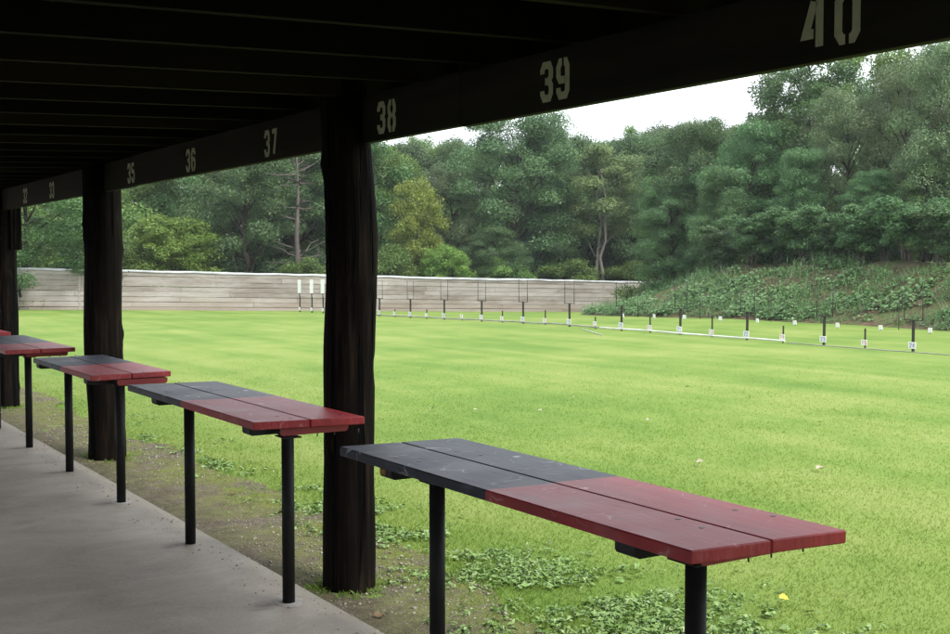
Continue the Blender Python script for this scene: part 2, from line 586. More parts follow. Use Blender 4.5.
def figures(text, name, mat, parent, origin, h, w, gap, stroke, x_face):
    """flat painted digits on a face that looks towards -X; origin = (y, z) of the middle of the text"""
    mb = MB()
    tw = len(text) * w + (len(text) - 1) * gap
    for i, ch in enumerate(text):
        left = -tw / 2 + i * (w + gap)
        for path in DIG[ch]:
            P = [Vector((left + p[0] * w, (p[1] - .5) * h)) for p in path]
            L, Q = [], []
            for k, p in enumerate(P):
                a = (p - P[k - 1]).normalized() if k else None
                b = (P[k + 1] - p).normalized() if k < len(P) - 1 else None
                na = Vector((-a.y, a.x)) if a else None
                nb = Vector((-b.y, b.x)) if b else None
                if na is None:
                    o = nb
                elif nb is None:
                    o = na
                else:
                    m = (na + nb).normalized()
                    o = m / max(.45, m.dot(na))
                L.append(p + o * stroke / 2)
                Q.append(p - o * stroke / 2)
            vs = [(x_face, origin[0] - q.x, origin[1] + q.y) for q in L + Q]
            n = len(P)
            mb.add(vs, [(k, k + 1, n + k + 1, n + k) for k in range(n - 1)])
    return mb.build(name, mat, parent)


# ------------------------------------------------------------------ setting: ground sheets
def grid(name, xs, ys, fz, mat, sm=True):
    nx, ny = len(xs), len(ys)
    vs = [(x, y, fz(x, y)) for y in ys for x in xs]
    fs = [(j * nx + i, j * nx + i + 1, (j + 1) * nx + i + 1, (j + 1) * nx + i) for j in range(ny - 1) for i in range(nx - 1)]
    o = np_mesh(name, vs, fs, mat, smooth_=sm)
    tag(o, kind='structure')
    return o


m_wood_floor = mat_plain('leaf_litter', (.016, .014, .009), (.05, .044, .026), 3, .95, .1, .8)
g = MB()
g.add([(-400, -400, -1.9), (400, -400, -1.9), (400, 400, -1.9), (-400, 400, -1.9)], [(0, 1, 2, 3)])
tag(g.build('ground', m_wood_floor), kind='structure')
grid('lawn', np.arange(2.0, 41.1, .5), np.arange(-8, 45.6, .5), lambda x, y: gz(x, y) + .012 * vnoise(x, y, .5, 1.0), m_lawn)
grid('berm', np.arange(23.5, 70, .35), np.arange(-8, 36.5, .35), bz, m_berm)
grid('woodland_floor', np.arange(-30, 120, 2.0), np.arange(45.3, 150, 2.0), lambda x, y: gz(max(min(x, 45), -20), 45.3) + .02 * (y - 45) + .2 * vnoise(x, y, .2, 2.0), m_wood_floor)

# concrete slab with an arrised front edge
mb = MB()
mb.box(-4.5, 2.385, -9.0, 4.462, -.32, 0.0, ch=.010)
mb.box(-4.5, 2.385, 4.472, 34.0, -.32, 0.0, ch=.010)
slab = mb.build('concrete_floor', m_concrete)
tag(slab, kind='structure')

# strip of bare soil between slab and lawn, with a ragged outer edge
def dirt_edge(y):
    return 3.42 + .30 * vnoise(0, y, .55, 5.0) + .14 * vnoise(0, y, 2.3, 6.0) + .06 * vnoise(0, y, 6.0, 2.0) - .30 * float(smooth(5.2, 3.6, y))


ys = np.arange(-8, 34, .06)
nx = 26
vs, fs = [], []
for y in ys:
    xe = dirt_edge(y)
    for i in range(nx):
        s = i / (nx - 1)
        x = 2.30 + (xe - 2.30) * s
        dip = -.03 * math.sin(PI * s) + .012 * vnoise(x, y, 6.0, 8.0) + .008 * vnoise(x, y, 19.0, 3.0)
        vs.append((x, y, gz(x, y) + .018 + dip * .5 + .012 * vnoise(x, y, .5, 1.0) - .012 * float(smooth(.9, 1.0, s))))
for j in range(len(ys) - 1):
    for i in range(nx - 1):
        fs.append((j * nx + i, j * nx + i + 1, (j + 1) * nx + i + 1, (j + 1) * nx + i))
tag(np_mesh('dirt_strip', vs, fs, m_dirt, smooth_=True), kind='structure')

# ------------------------------------------------------------------ the shelter
shelter = empty('range_shelter', (2.82, 5.4, 0))
tag(shelter, 'long open firing line shelter with dark log posts, numbered beam and low roof', 'shelter')
shelter_inv = Matrix.Translation((-2.82, -5.4, 0))


def into(o, parent_loc):
    """keep a mesh modelled in world coordinates where it is when parented to an Empty at parent_loc"""
    o.data.transform(Matrix.Translation((-parent_loc[0], -parent_loc[1], -parent_loc[2])))
    return o


def log_post(x, y, r, seed, lean=0.0):
    n, rings = 56, 110
    z0, z1 = -.55, 2.62
    vs, fs = [], []
    kd = random.Random(int(seed * 10))
    knots = [(kd.uniform(0, 2 * PI), kd.uniform(.1, 2.1), kd.choice((.016, .011, -.012))) for _ in range(14)]
    for j in range(rings):
        z = z0 + (z1 - z0) * j / (rings - 1)
        cxx = .030 * mnoise.noise(Vector((seed, z * .9, 1)))
        cyy = .026 * mnoise.noise(Vector((seed, z * .9, 7))) + lean * z
        for k in range(n):
            a = 2 * PI * k / n
            rr = r * (1.03 - .018 * z)
            rr *= 1 + .085 * mnoise.noise(Vector((math.cos(a) * 1.3 + seed, math.sin(a) * 1.3, z * 1.6)))
            rr += .009 * mnoise.noise(Vector((math.cos(a) * 7 + seed, math.sin(a) * 7, z * .7)))
            for (ka, kz, kr) in knots:
                da = (a - ka + PI) % (2 * PI) - PI
                rr += kr * math.exp(-(da / .28) ** 2 - ((z - kz) / .055) ** 2)
            rr += .004 * mnoise.noise(Vector((math.cos(a) * 15, math.sin(a) * 15 + seed, z * 2.5)))
            vs.append((x + cxx + rr * math.cos(a), y + cyy + rr * math.sin(a), z))
    for j in range(rings - 1):
        for k in range(n):
            fs.append((j * n + k, j * n + (k + 1) % n, (j + 1) * n + (k + 1) % n, (j + 1) * n + k))
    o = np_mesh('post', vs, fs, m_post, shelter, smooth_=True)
    return into(o, shelter.location)


log_post(2.735, 5.47, .129, 1.7)
log_post(2.785, 10.26, .155, 5.2)
p3 = log_post(2.785, 14.56, .173, 9.4)
log_post(2.84, .85, .135, 12.6)
mb = MB()
mb.box(2.84, 2.965, 14.36, 14.405, 1.74, 2.35, ch=.004)
into(mb.build('brace_board', m_post, shelter), shelter.location)

BX = 2.76
BZ0, BZ1 = 2.196, 2.432
beam = empty('header_beam', (0, 0, 0))
beam.parent = shelter
beam.location = (BX - 2.82, 0 - 5.4, BZ0)
joints = [-6.0, -.2, 4.42, 9.3, 14.1, 19.0]
mb = MB()
for a, b in zip(joints[:-1], joints[1:]):
    dz = .004 * math.sin(a * 3.1)
    mb.box(BX, BX + .042, a + .0015, b - .0015, BZ0 + dz, BZ1 + dz, ch=.003, rnd=random.random())
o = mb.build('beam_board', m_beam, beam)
into(o, (BX, 0, BZ0))
num_y = {'32': 13.16, '33': 11.97, '34': 10.66, '35': 9.335, '36': 7.935, '37': 6.535, '38': 5.10, '39': 3.725, '40': 2.37, '41': 1.0}
for k, y in num_y.items():
    zc = {'38': 2.308, '39': 2.307, '40': 2.308}.get(k, 2.302)
    o = figures(k, 'stencilled_number', m_stencil, beam, (y, zc), .150, .074 if k != '40' else .085, (.032 if k != '40' else .036), .029, BX - .0015)
    into(o, (BX, 0, BZ0))

for k in range(-9, 27):
    y = 3.62 + .593 * k
    mb = MB()
    rz0 = 2.437
    x0, x1 = -4.3, 2.98
    sl = .035
    vs = [(x, yy, rz0 + sl * (x - BX) + dz) for dz in (0, .185) for yy in (y - .020, y + .020) for x in (x0, x1)]
    mb.add(vs, [(0, 2, 3, 1), (4, 5, 7, 6), (0, 1, 5, 4), (2, 6, 7, 3), (0, 4, 6, 2), (1, 3, 7, 5)], rnd=random.random())
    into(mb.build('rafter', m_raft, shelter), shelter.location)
mb = MB()
mb.box(2.984, 3.008, -8.4, 19.9, 2.40, 2.655, ch=.003)
into(mb.build('fascia_board', m_beam, shelter), shelter.location)
mb = MB()
y0, y1 = -8.5, 20.0
sl = .035
for i in range(30):                                                   # roof boards laid across the rafters
    xa = -4.4 + i * .25
    xb = xa + .246
    zz = 2.437 + .187
    vs = [(x, y, zz + sl * (x - BX) + dz) for dz in (0, .03) for y in (y0, y1) for x in (xa, xb)]
    mb.add(vs, [(0, 2, 3, 1), (4, 5, 7, 6), (0, 1, 5, 4), (2, 6, 7, 3), (0, 4, 6, 2), (1, 3, 7, 5)], rnd=random.random())
into(mb.build('roof', m_deck, shelter), shelter.location)
mb = MB()
mb.box(-4.36, -4.315, -8.4, 19.9, .01, 1.15, ch=.003)  # unseen half wall, added to limit the light coming in from behind
into(mb.build('light_baffle', m_baffle, shelter), shelter.location)

# ------------------------------------------------------------------ shooting benches
TOP = .860


def bench(leg_y, y0, y1, split, label, x0=2.122, w=.267, raw=False, skew=0.0):
    root = empty('shooting_bench', (2.22, leg_y, 0))
    tag(root, label, 'bench', 'shooting benches along the firing line')
    loc = root.location
    th = .037
    for i in range(2):
        xa = x0 + i * (w + .006)
        dy = (.0, .012)[i] * random.choice((-1, 1))
        mb = MB()
        ys0, ys1 = y0 + dy * .4, y1 + dy * .3
        n = 2
        c = .004
        # plank as a chamfered bar along Y, split where the paint changes
        prof = [(xa + c, TOP - th), (xa + w - c, TOP - th), (xa + w, TOP - th + c), (xa + w, TOP - c), (xa + w - c, TOP), (xa + c, TOP), (xa, TOP - c), (xa, TOP - th + c)]
        stations = [(ys0, c), (ys0 + c, 0), (split + (.012 if i else -.006), 0), (ys1 - c, 0), (ys1, c)]
        rings = []
        for (yy, d) in stations:
            ring = []
            for (px, pz) in prof:
                qx = min(max(px, xa + d), xa + w - d)
                qz = min(max(pz, TOP - th + d), TOP - d)
                ring.append((qx, yy + skew * (qx - x0) / (2 * w), qz))
            rings.append(ring)
        vs = [p for r in rings for p in r]
        fs, mi = [], []
        for k in range(len(rings) - 1):
            for q in range(8):
                fs.append((k * 8 + q, (k + 1) * 8 + q, (k + 1) * 8 + (q + 1) % 8, k * 8 + (q + 1) % 8))
                mi.append(0 if k < 2 else 1)
        b = len(mb.v)
        mb.add(vs, fs)
        mb.m = mi[:]
        mb.add(rings[0], [(0, 1, 2, 3, 4, 5, 6, 7)], 0)
        mb.add(rings[-1], [(7, 6, 5, 4, 3, 2, 1, 0)], 1)
        pl = mb.build('plank', [m_red, m_black], root)
        into(pl, loc)
        for yy in (leg_y + .05, leg_y + .17, leg_y + 1.42, leg_y + 1.54):       # screw heads
            sc = MB()
            xs = xa + (.07 if yy * 100 % 2 < 1 else .2) + random.uniform(-.03, .03)
            sc.tube([(xs, yy, TOP - .003), (xs, yy, TOP + .0012)], [.0095, .009], 12)
            into(sc.build('screw', m_screw, pl), loc)
    for j, ly in enumerate((leg_y, leg_y + 1.375)):
        z1, z0 = TOP - th - .0015, TOP - th - .039
        xa, xb = x0 + .014, x0 + 2 * w - .035
        ends = (max(ly - .047, y0 + .006), ly + .105) if j == 0 else (ly - .047, min(ly + .125, y1 - .10))
        for q, ya in enumerate(ends):                                          # two short boards across the planks at each leg
            mb = MB()
            yb = ya + .088
            rr = .016
            xa = x0 + .014 if q else 2.192
            prof = [(xa + rr, z0), (xb - rr, z0), (xb - rr * .3, z0 + rr * .3), (xb, z0 + rr), (xb, z1), (xa, z1), (xa, z0 + rr), (xa + rr * .3, z0 + rr * .3)]
            vs = [(p[0], yy, p[1]) for yy in (ya, yb) for p in prof]
            n = len(prof)
            mb.add(vs[:], [tuple(range(n))], 1 if (j == 0 and q == 0) else 0)
            mb.add(vs[:], [tuple(range(2 * n - 1, n - 1, -1))], 0)
            mb.add(vs[:], [(k, n + k, n + (k + 1) % n, (k + 1) % n) for k in range(n)], 0)
            cl = mb.build('cleat', [m_cleat, m_redend], root)
            into(cl, loc)
            if raw and j == 1 and q == 1:                                      # bare knocked corner of the board
                mb2 = MB()
                mb2.box(xa - .003, xa - .0005, yb - .050, yb - .006, z0 + .014, z1 - .004)
                into(mb2.build('bare_wood_patch', m_rawwood, cl), loc)
            for xx in (xa + .20, xa + .29, xa + .42):
                mb2 = MB()
                mb2.tube([(xx, ya + .02, z0 - .018), (xx, ya + .02, z0 + .002)], [.003, .003], 6)
                into(mb2.build('screw_tip', m_screw, cl), loc)
        mb = MB()
        r0 = .0295
        mb.tube([(2.22, ly, -.02), (2.22, ly, z0 - .007)], [r0, r0], 24)
        mb.box(2.22 - .028, 2.22 + .06, ly - .029, ly + .085, z0 - .0065, z0 - .0012)
        into(mb.build('leg', m_steel, root), loc)
    return root


bench(2.345, 2.215, 4.25, 3.185, 'nearest and largest red and black shooting bench, weeds and lawn right behind it', x0=2.08, w=.260, raw=True, skew=-.062)
bench(5.085, 5.100, 7.095, 6.13, 'second nearest red and black bench, its red end overlapping the middle log post', x0=2.058, w=.262, skew=-.09)
bench(7.83, 7.78, 9.46, 8.60, 'third shooting bench, red end crossing the log post left of number 35', x0=2.02, w=.272, skew=.05)
bench(10.595, 10.40, 12.47, 11.2, 'fourth bench, red and black, right of the log post at the left edge', x0=2.0, w=.290, skew=.06)
bench(13.33, 13.09, 15.2, 14.1, 'farthest shooting bench, only a sliver of red top at the left edge', x0=2.0, w=.285)

# ragged grout patches where the legs are set in the slab belong to the slab
for ly in (5.085, 7.83):
    n = 26
    vs = [(2.22, ly, .002)]
    for k in range(n):
        a = 2 * PI * k / n
        rr = .075 + .02 * mnoise.noise(Vector((math.cos(a) * 1.5 + ly, math.sin(a) * 1.5, ly)))
        vs.append((2.22 + rr * math.cos(a) * .9, ly + rr * math.sin(a) * 1.15, .0012))
    o = np_mesh('grout_patch', vs, [(0, 1 + k, 1 + (k + 1) % n) for k in range(n)], m_patch, slab)

# ------------------------------------------------------------------ backstop wall
WY = 44.6
WX0, WX1 = 2.0, 40.5


def wall_base(x):
    return -.10 - .026 * max(x - 8.3, 0)


wall = empty('backstop_wall', (8.0, WY, -.1))
tag(wall, 'long low weathered grey board wall with pale capping across the far lawn', 'wall')
mb = MB()
nb = 8
bh = 1.55 / nb
for row in range(nb):
    x = WX0 - random.uniform(0, 2)
    while x < WX1:
        L = random.choice((3.6, 4.9, 4.9, 6.0))
        xe = min(x + L, WX1 + .2)
        d = random.uniform(0, .018)
        r = random.random()
        z0, z1 = row * bh + .004, (row + 1) * bh - .010
        vs = []
        for zz in (z0, z1):
            for yy in (WY - .03 - d, WY + .02):
                for xx in (x + .004, xe - .004):
                    vs.append((xx, yy, wall_base(xx) - .06 + zz + .006 * math.sin(xx * 1.7 + row)))
        mb.add(vs, [(0, 2, 3, 1), (4, 5, 7, 6), (0, 1, 5, 4), (2, 6, 7, 3), (0, 4, 6, 2), (1, 3, 7, 5)], rnd=r)
        x = xe
into(mb.build('board_face', m_wall, wall), wall.location)
mb = MB()
for i in range(int((WX1 - WX0) / .3)):
    xa, xb = WX0 + i * .3, WX0 + (i + 1) * .3
    def top(x):
        return wall_base(x) + 1.49 + .020 * vnoise(x, 0, .9, 4.0) + .012 * vnoise(x, 0, 3.0, 1.0)
    def drip(x):
        return .045 + .035 * max(0, vnoise(x, 0, 1.9, 7.0)) + .10 * max(0, vnoise(x, 3, .8, 2.0) - .25)
    vs = []
    for xx in (xa, xb):
        t_, d_ = top(xx), drip(xx)
        vs += [(xx, WY - .065, t_ - d_), (xx, WY - .075, t_ - .012), (xx, WY - .03, t_ + .025), (xx, WY + .22, t_ + .03), (xx, WY + .22, t_ - .06)]
    mb.add(vs, [(k, k + 1, 5 + k + 1, 5 + k) for k in range(4)], sm=True)
into(mb.build('top_capping', m_cap, wall), wall.location)
for x in (11.2, 23.6, 36.0, 38.6):
    mb = MB()
    zb = wall_base(x)
    mb.box(x - .035, x + .035, WY - .052, WY - .0485 + .0, zb, zb + 1.43)
    into(mb.build('joint_batten', m_strap, wall), wall.location)

# ------------------------------------------------------------------ target line
LX = 18.85
STEP = 2.125
ORD = ['rightmost', 'second from right', 'third from right', 'fourth from right', 'fifth from right', 'sixth from right', 'seventh from right',
       'eighth from right', 'ninth from right', 'tenth from right', 'eleventh from right', 'twelfth from right', 'thirteenth from right', 'fourteenth from right']


def plate(parent, y, z, text, mat, w=.17, h=.125):
    mb = MB()
    mb.box(-.034, -.026, y - w / 2, y + w / 2, z - h / 2, z + h / 2, ch=.002)
    p = mb.build('number_plate', m_white, parent)
    if text:
        figures(text, 'painted_numeral', mat, p, (y, z), h * .68, .048, .016, .014, -.0355)
    return p


def stand(y, label, text, card=False, tilt=0.0):
    z = gz(LX, y)
    root = empty('target_stand', (LX, y, z))
    root.rotation_euler = (tilt * .6, tilt, 0)
    tag(root, label, 'target stand', 'target stands across the lawn')
    mb = MB()
    mb.box(-.022, .022, -.021, .021, -.12, .60, ch=.003)
    mb.build('post', m_stand, root)
    if card:
        mb = MB()
        mb.box(-.031, -.025, -.145, .145, .74, 1.26, ch=.002)
        mb.build('target_card', m_card, root)
        mb = MB()
        mb.box(-.0245, .0, -.018, .018, .6015, 1.22)
        mb.build('upright', m_stand, root)
    else:
        mb = MB()
        mb.box(-.014, .014, -.222, .222, .602, .618, ch=.002)
        mb.build('crossbar', m_stand, root)
        for s in (-1, 1):
            mb = MB()
            j = random.uniform(-.012, .012)
            mb.tube([(0, s * .205, .6185), (0, s * .205 + j, 1.22 + random.uniform(-.03, .03))], [.0085, .0075], 8)
            mb.build('upright', m_stand, root)
    plate(root, 0, .135, text, m_blue)
    return root


def marker(y, label, text, stake, tilt):
    z = gz(LX, y)
    root = empty('lane_marker', (LX, y, z))
    root.rotation_euler = (tilt, 0, 0)
    tag(root, label, 'lane marker', 'low lane markers between the stands')
    mb = MB()
    mb.box(-.014, .014, -.013, .013, -.10, stake, ch=.002)
    mb.build('stake', m_stand, root)
    plate(root, 0, .125, text, m_rednum, .145, .11)
    return root


for k in range(11):
    y = 14.13 + STEP * k
    stand(y, f'tall dark target stand with blue-numbered plate, {ORD[k]} on the lawn', str(24 - k), tilt=random.uniform(-.012, .012))
for k in range(10):
    y = 14.13 + STEP * (k + .5) + random.uniform(-.04, .04)
    marker(y, f'low white lane marker with red number and short stake, {ORD[k]} of its row', str(15 - k), (.40, .36, .46, .42, .30, .40, .34, .12, .30, .26)[k], random.uniform(-.03, .03))
for k, (y, pl) in enumerate(((39.82, 'half hidden by the middle log post'), (40.80, 'middle of three left of the log post'), (41.90, 'leftmost of three before the wall'))):
    stand(y, f'target stand with narrow white card, {pl}', '', card=True)

# pale pipe strung along the foot of the stands, in sagging lengths
def pipe(name, y0, y1, x, z, r, mat, label, cat, wob=.012):
    root_z = gz(x, (y0 + y1) / 2)
    pts = []
    n = max(4, int(abs(y1 - y0) / .35))
    for i in range(n + 1):
        y = y0 + (y1 - y0) * i / n
        pts.append((x + .03 * vnoise(y, 0, .7, 3.0), y, gz(x, y) + z + wob * vnoise(y, 4, .9, 5.0)))
    mb = MB()
    mb.tube(pts, [r] * len(pts), 8)
    o = mb.build(name, mat)
    tag(o, label, cat)
    return o


pipe('ground_pipe', 17.25, 23.4, LX - .055, .045, .019, m_pipe, 'pale pipe lying along the right half of the target stands', 'pipe')
pipe('ground_pipe', 23.45, 36.5, LX - .055, .048, .019, m_pipe2, 'darker grey pipe lying along the left half of the target stands', 'pipe')
pipe('white_cord', 9.0, 17.2, LX - .06, .010, .009, m_pipe2, 'thin pale cord on the grass at the right end of the target row', 'cord', .006)
mb = MB()
m_cord = mat_plain('pale_cord', (.30, .31, .26), (.44, .45, .40), 5, .7, .2, .1)
pts = []
for i in range(14):
    s = i / 13
    x, y = 17.1 + 1.1 * s, 21.2 + 2.2 * s
    pts.append((x, y, gz(x, y) + .018 + .004 * math.sin(i)))
mb.tube(pts, [.011] * 14, 8)
tag(mb.build('white_cord', m_cord), 'short white cord lying slantwise in front of the target row', 'cord')

# small white boards at the foot of the bank
QX = 24.65
for k in range(10):
    y = 16.25 + 1.425 * k
    z = max(gz(QX, y), bz(QX, y))
    root = empty('distance_board', (QX - .35, y + random.uniform(-.08, .08), gz(QX - .35, y)))
    root.rotation_euler = (random.uniform(-.12, .12), 0, random.uniform(-.2, .2))
    tag(root, f'small white board at the foot of the leafy bank, {ORD[k]} of the row', 'marker board', 'white boards along the foot of the bank')
    mb = MB()
    mb.box(-.008, .008, -.060, .060, .012, .130, ch=.002)
    mb.build('board', m_white, root)
    mb = MB()
    mb.box(.0085, .03, -.015, .015, -.12, .11)
    mb.build('stake', m_stand, root)
    if k in (0, 2, 5, 7, 9):                                             # tall dark rods standing in the bank behind some boards
        x2 = QX + .25
        mb = MB()
        h = random.uniform(.85, 1.1)
        zz = bz(x2, y)
        rod = empty('bank_rod', (x2, y, zz))
        tag(rod, f'thin dark rod upright in the leaves behind the white boards, {ORD[(0, 2, 5, 7, 9).index(k)]}', 'rod', 'dark rods at the foot of the bank')
        mb.tube([(0, 0, -.2), (0, random.uniform(-.03, .03), h)], [.010, .008], 8)
        mb.build('shaft', m_stand, rod)

# ------------------------------------------------------------------ vegetation
def leaf_quads(cent, nrm, size, rg, aspect=.55):
    """one pointed rhombus per leaf, lightly folded"""
    n = len(cent)
    nrm = nrm / (np.linalg.norm(nrm, axis=1, keepdims=True) + 1e-9)
    t = rg.normal(size=(n, 3))
    t -= (t * nrm).sum(1, keepdims=True) * nrm
    t /= np.linalg.norm(t, axis=1, keepdims=True) + 1e-9
    b = np.cross(nrm, t)
    s = size[:, None]
    v = np.stack([cent - t * s * .5, cent + b * s * .5 * aspect + nrm * s * .08, cent + t * s * .55 - nrm * s * .06, cent - b * s * .5 * aspect + nrm * s * .08], axis=1)
    f = np.arange(4 * n).reshape(n, 4)
    return v.reshape(-1, 3), f


def tree_kind(name, seed, h, boughs, clumps, leaves, leaf, mat, bark, trunk_r, crown_lo, crown_r, shape='round', stems=1, spread=.0, flat=.75, droop=0.0, clump_r=(.45, .85)):
    """a tree as trunk (with limbs) + crown; base at the origin; returns its root Empty"""
    rg = np.random.default_rng(seed)
    rd = random.Random(seed)
    root = empty(name, (0, 0, 0))
    C, N, SZ, RND = [], [], [], []
    limbs = []
    zc = (crown_lo + h) / 2
    for i in range(boughs):
        s = (i + .5) / boughs
        z = crown_lo + (h - crown_lo) * (s ** .85)
        q = (z - crown_lo) / (h - crown_lo)
        if shape == 'round':
            env = math.sqrt(max(.02, 1 - (2 * q - 1) ** 2)) * .8 + .12
        elif shape == 'tall':
            env = (1 - q) ** .6 * .75 + .18 if q > .25 else .6 + q
        elif shape == 'umbrella':
            env = .55 + .5 * q
        elif shape == 'vase':
            env = .35 + .65 * math.sin(PI * min(1, q * .85 + .12))
        else:                                                            # bush
            env = math.sqrt(max(.03, 1 - q ** 2)) * .9 + .05
        a = i * 2.39996 + rd.uniform(-.5, .5)
        rad = crown_r * env * rd.uniform(.42, 1.0)
        bc = np.array([rad * math.cos(a), rad * math.sin(a), z + rd.uniform(-.4, .4) * (h - crown_lo) / boughs * 2])
        br = crown_r * rd.uniform(.20, .37)
        limbs.append((bc, br))
        nc = max(3, int(clumps * rd.uniform(.7, 1.3)))
        for _ in range(nc):
            d = rg.normal(size=3)
            d /= np.linalg.norm(d)
            d[2] = abs(d[2]) * .9 - .25 if rg.random() < .8 else d[2]
            cc = bc + d * np.array([br, br, br * flat]) * rg.uniform(.55, 1.05)
            cr = rg.uniform(*clump_r)
            nl = int(leaves * 1.55 * rg.uniform(.5, 1.4))
            lsz = leaf * .80 * rg.uniform(.70, 1.3)
            dd = rg.normal(size=(nl, 3))
            dd /= np.linalg.norm(dd, axis=1, keepdims=True)
            rr = rg.uniform(.15, 1.08, size=(nl, 1)) ** .6
            p = cc + dd * rr * np.array([cr, cr, cr * flat])
            if droop:
                p[:, 2] -= droop * (np.linalg.norm(p[:, :2] - cc[:2], axis=1) / cr) ** 2 * cr
            C.append(p)
            N.append(dd * .7 + rg.normal(size=(nl, 3)) * .55 + np.array([0, 0, .55]))
            SZ.append(lsz * rg.uniform(.55, 1.4, size=nl))
            RND.append(np.clip(rg.normal(.45 + rg.uniform(-.22, .22), .18, size=nl), 0, 1))
    C, N, SZ, RND = map(np.concatenate, (C, N, SZ, RND))
    v, f = leaf_quads(C, N, SZ, rg)
    np_mesh('crown', v, f, mat, root, rnd=RND)
    root['crown_top'] = float(np.percentile(v[:, 2], 99.6))
    mb = MB()
    for sidx in range(stems):
        a = 2 * PI * sidx / stems + rd.uniform(0, 1)
        off = Vector((math.cos(a), math.sin(a), 0)) * (spread * .25 if stems > 1 else 0)
        tp = Vector((math.cos(a), math.sin(a), 0)) * spread + Vector((0, 0, h * .86))
        pts, rads = [], []
        for i in range(9):
            s = i / 8
            p = off.lerp(tp, s) + Vector((rd.uniform(-1, 1), rd.uniform(-1, 1), 0)) * .018 * h * (s > 0)
            p.z = -.35 if i == 0 else tp.z * s
            pts.append(p)
            rads.append(trunk_r * (1 - .82 * s) * (1.25 if i == 0 else 1))
        mb.tube(pts, rads, 9, jit=.12, seed=seed)
        if sidx == 0:
            spine = pts
    for bc, br in limbs:
        bz_ = bc[2] - .25 * h * rd.uniform(.4, 1)
        s = min(max(bz_ / (h * .86), .08), .98)
        k = min(int(s * 8), 7)
        st = spine[k].lerp(spine[k + 1], s * 8 - k)
        en = Vector(bc)
        mid = st.lerp(en, .5) + Vector((rd.uniform(-.1, .1), rd.uniform(-.1, .1), rd.uniform(-.02, .12))) * h * .12
        r0 = trunk_r * (1 - .8 * s) * .55
        mb.tube([st, st.lerp(mid, .6), mid, mid.lerp(en, .6), en], [r0, r0 * .85, r0 * .65, r0 * .45, r0 * .2], 6)
        for _ in range(2):
            tip = en + Vector((rd.uniform(-1, 1), rd.uniform(-1, 1), rd.uniform(-.3, .8))) * br
            mb.tube([mid.lerp(en, .5), mid.lerp(tip, .7) + Vector((0, 0, .05)), tip], [r0 * .4, r0 * .28, r0 * .1], 5)
    mb.build('trunk', bark, root)
    return root


KIND = {}
USED = set()


def kind(key, name, H_, *a, **k):
    r = tree_kind(name, *a, **k)
    KIND[key] = (r, r['crown_top'])


kind('dense', 'broadleaf_tree', 10.0, 11, 10.0, 26, 12, 170, .135, m_dark_leaf, m_bark, .20, .9, 3.6, 'round')
kind('dense2', 'broadleaf_tree', 10.0, 12, 10.0, 28, 12, 170, .13, m_blue_leaf, m_bark, .20, 1.0, 3.4, 'tall')
kind('mid', 'broadleaf_tree', 10.0, 13, 10.0, 28, 12, 170, .13, m_mid_leaf, m_bark, .19, 1.0, 3.5, 'round')
kind('locust', 'locust_tree', 9.0, 14, 9.0, 34, 11, 210, .11, m_blue_leaf, m_bark, .17, .6, 3.4, 'round', flat=.6, droop=.3)
kind('open', 'poplar_tree', 10.0, 15, 10.0, 24, 8, 140, .13, m_dark_leaf, m_bark, .17, 2.6, 2.4, 'vase', clump_r=(.35, .65))
kind('willow', 'maple_tree', 10.0, 16, 10.0, 32, 10, 210, .105, m_grey_leaf, m_bark, .20, 1.2, 3.3, 'vase', flat=.8, droop=.5)
kind('olive', 'slender_tree', 9.0, 17, 9.0, 18, 9, 160, .12, m_olive_leaf, m_pale_bark, .10, 4.0, 2.0, 'vase', stems=2, spread=.55, clump_r=(.35, .65))
kind('yellow', 'young_tree', 5.0, 18, 5.0, 26, 7, 120, .095, m_yell_leaf, m_bark, .08, .9, 1.5, 'round', flat=.85, clump_r=(.24, .5))
kind('bushy', 'bush', 3.4, 19, 3.4, 34, 9, 150, .085, m_lime_leaf, m_bark, .05, .1, 2.1, 'bush', clump_r=(.2, .42))
kind('bushd', 'bush', 3.0, 20, 3.0, 18, 9, 130, .10, m_mid_leaf, m_bark, .05, .1, 1.7, 'bush', clump_r=(.3, .5))
kind('sumac', 'sumac_shrub', 2.6, 21, 2.6, 20, 8, 120, .10, m_blue_leaf, m_dead, .020, .75, 1.0, 'umbrella', stems=5, spread=.5, flat=.7, droop=.3, clump_r=(.2, .38))
kind('pale', 'broadleaf_tree', 10.0, 22, 10.0, 28, 12, 160, .135, m_olive_leaf, m_bark, .19, 1.2, 3.2, 'round')


def ground_at(x, y):
    if y > 45.3:
        return gz(max(min(x, 45), -20), 45.3) + .02 * (y - 45)
    if x > 24.5:
        return max(bz(x, y), gz(x, y))
    return gz(x, y)


def plant(key, u, depth, vtop, label, group='trees of the wood', wide=1.0, x=None, cat='tree', rot=None):
    src, h0 = KIND[key]
    if x is not None:
        px, py = spot_x(u, x)
        depth = px * FX + py * FY
    else:
        px, py = spot(u, depth)
    z = ground_at(px, py)
    ztop = H - (vtop - 262) / FPX * depth
    s = max(.25, (ztop - z) / h0)
    if KIND[key][0].name not in USED:
        r = src
        USED.add(src.name)
    else:
        r = copy_tree(src)
    r.location = (px, py, z)
    r.rotation_euler = (0, 0, random.uniform(0, 2 * PI) if rot is None else rot)
    if 'crown_top' in r:
        del r['crown_top']
    r.scale = (s * wide * 1.08, s * wide * 1.08, s)
    tag(r, label, cat, group)
    return r


G_BUSH = 'bushes along the wood edge'
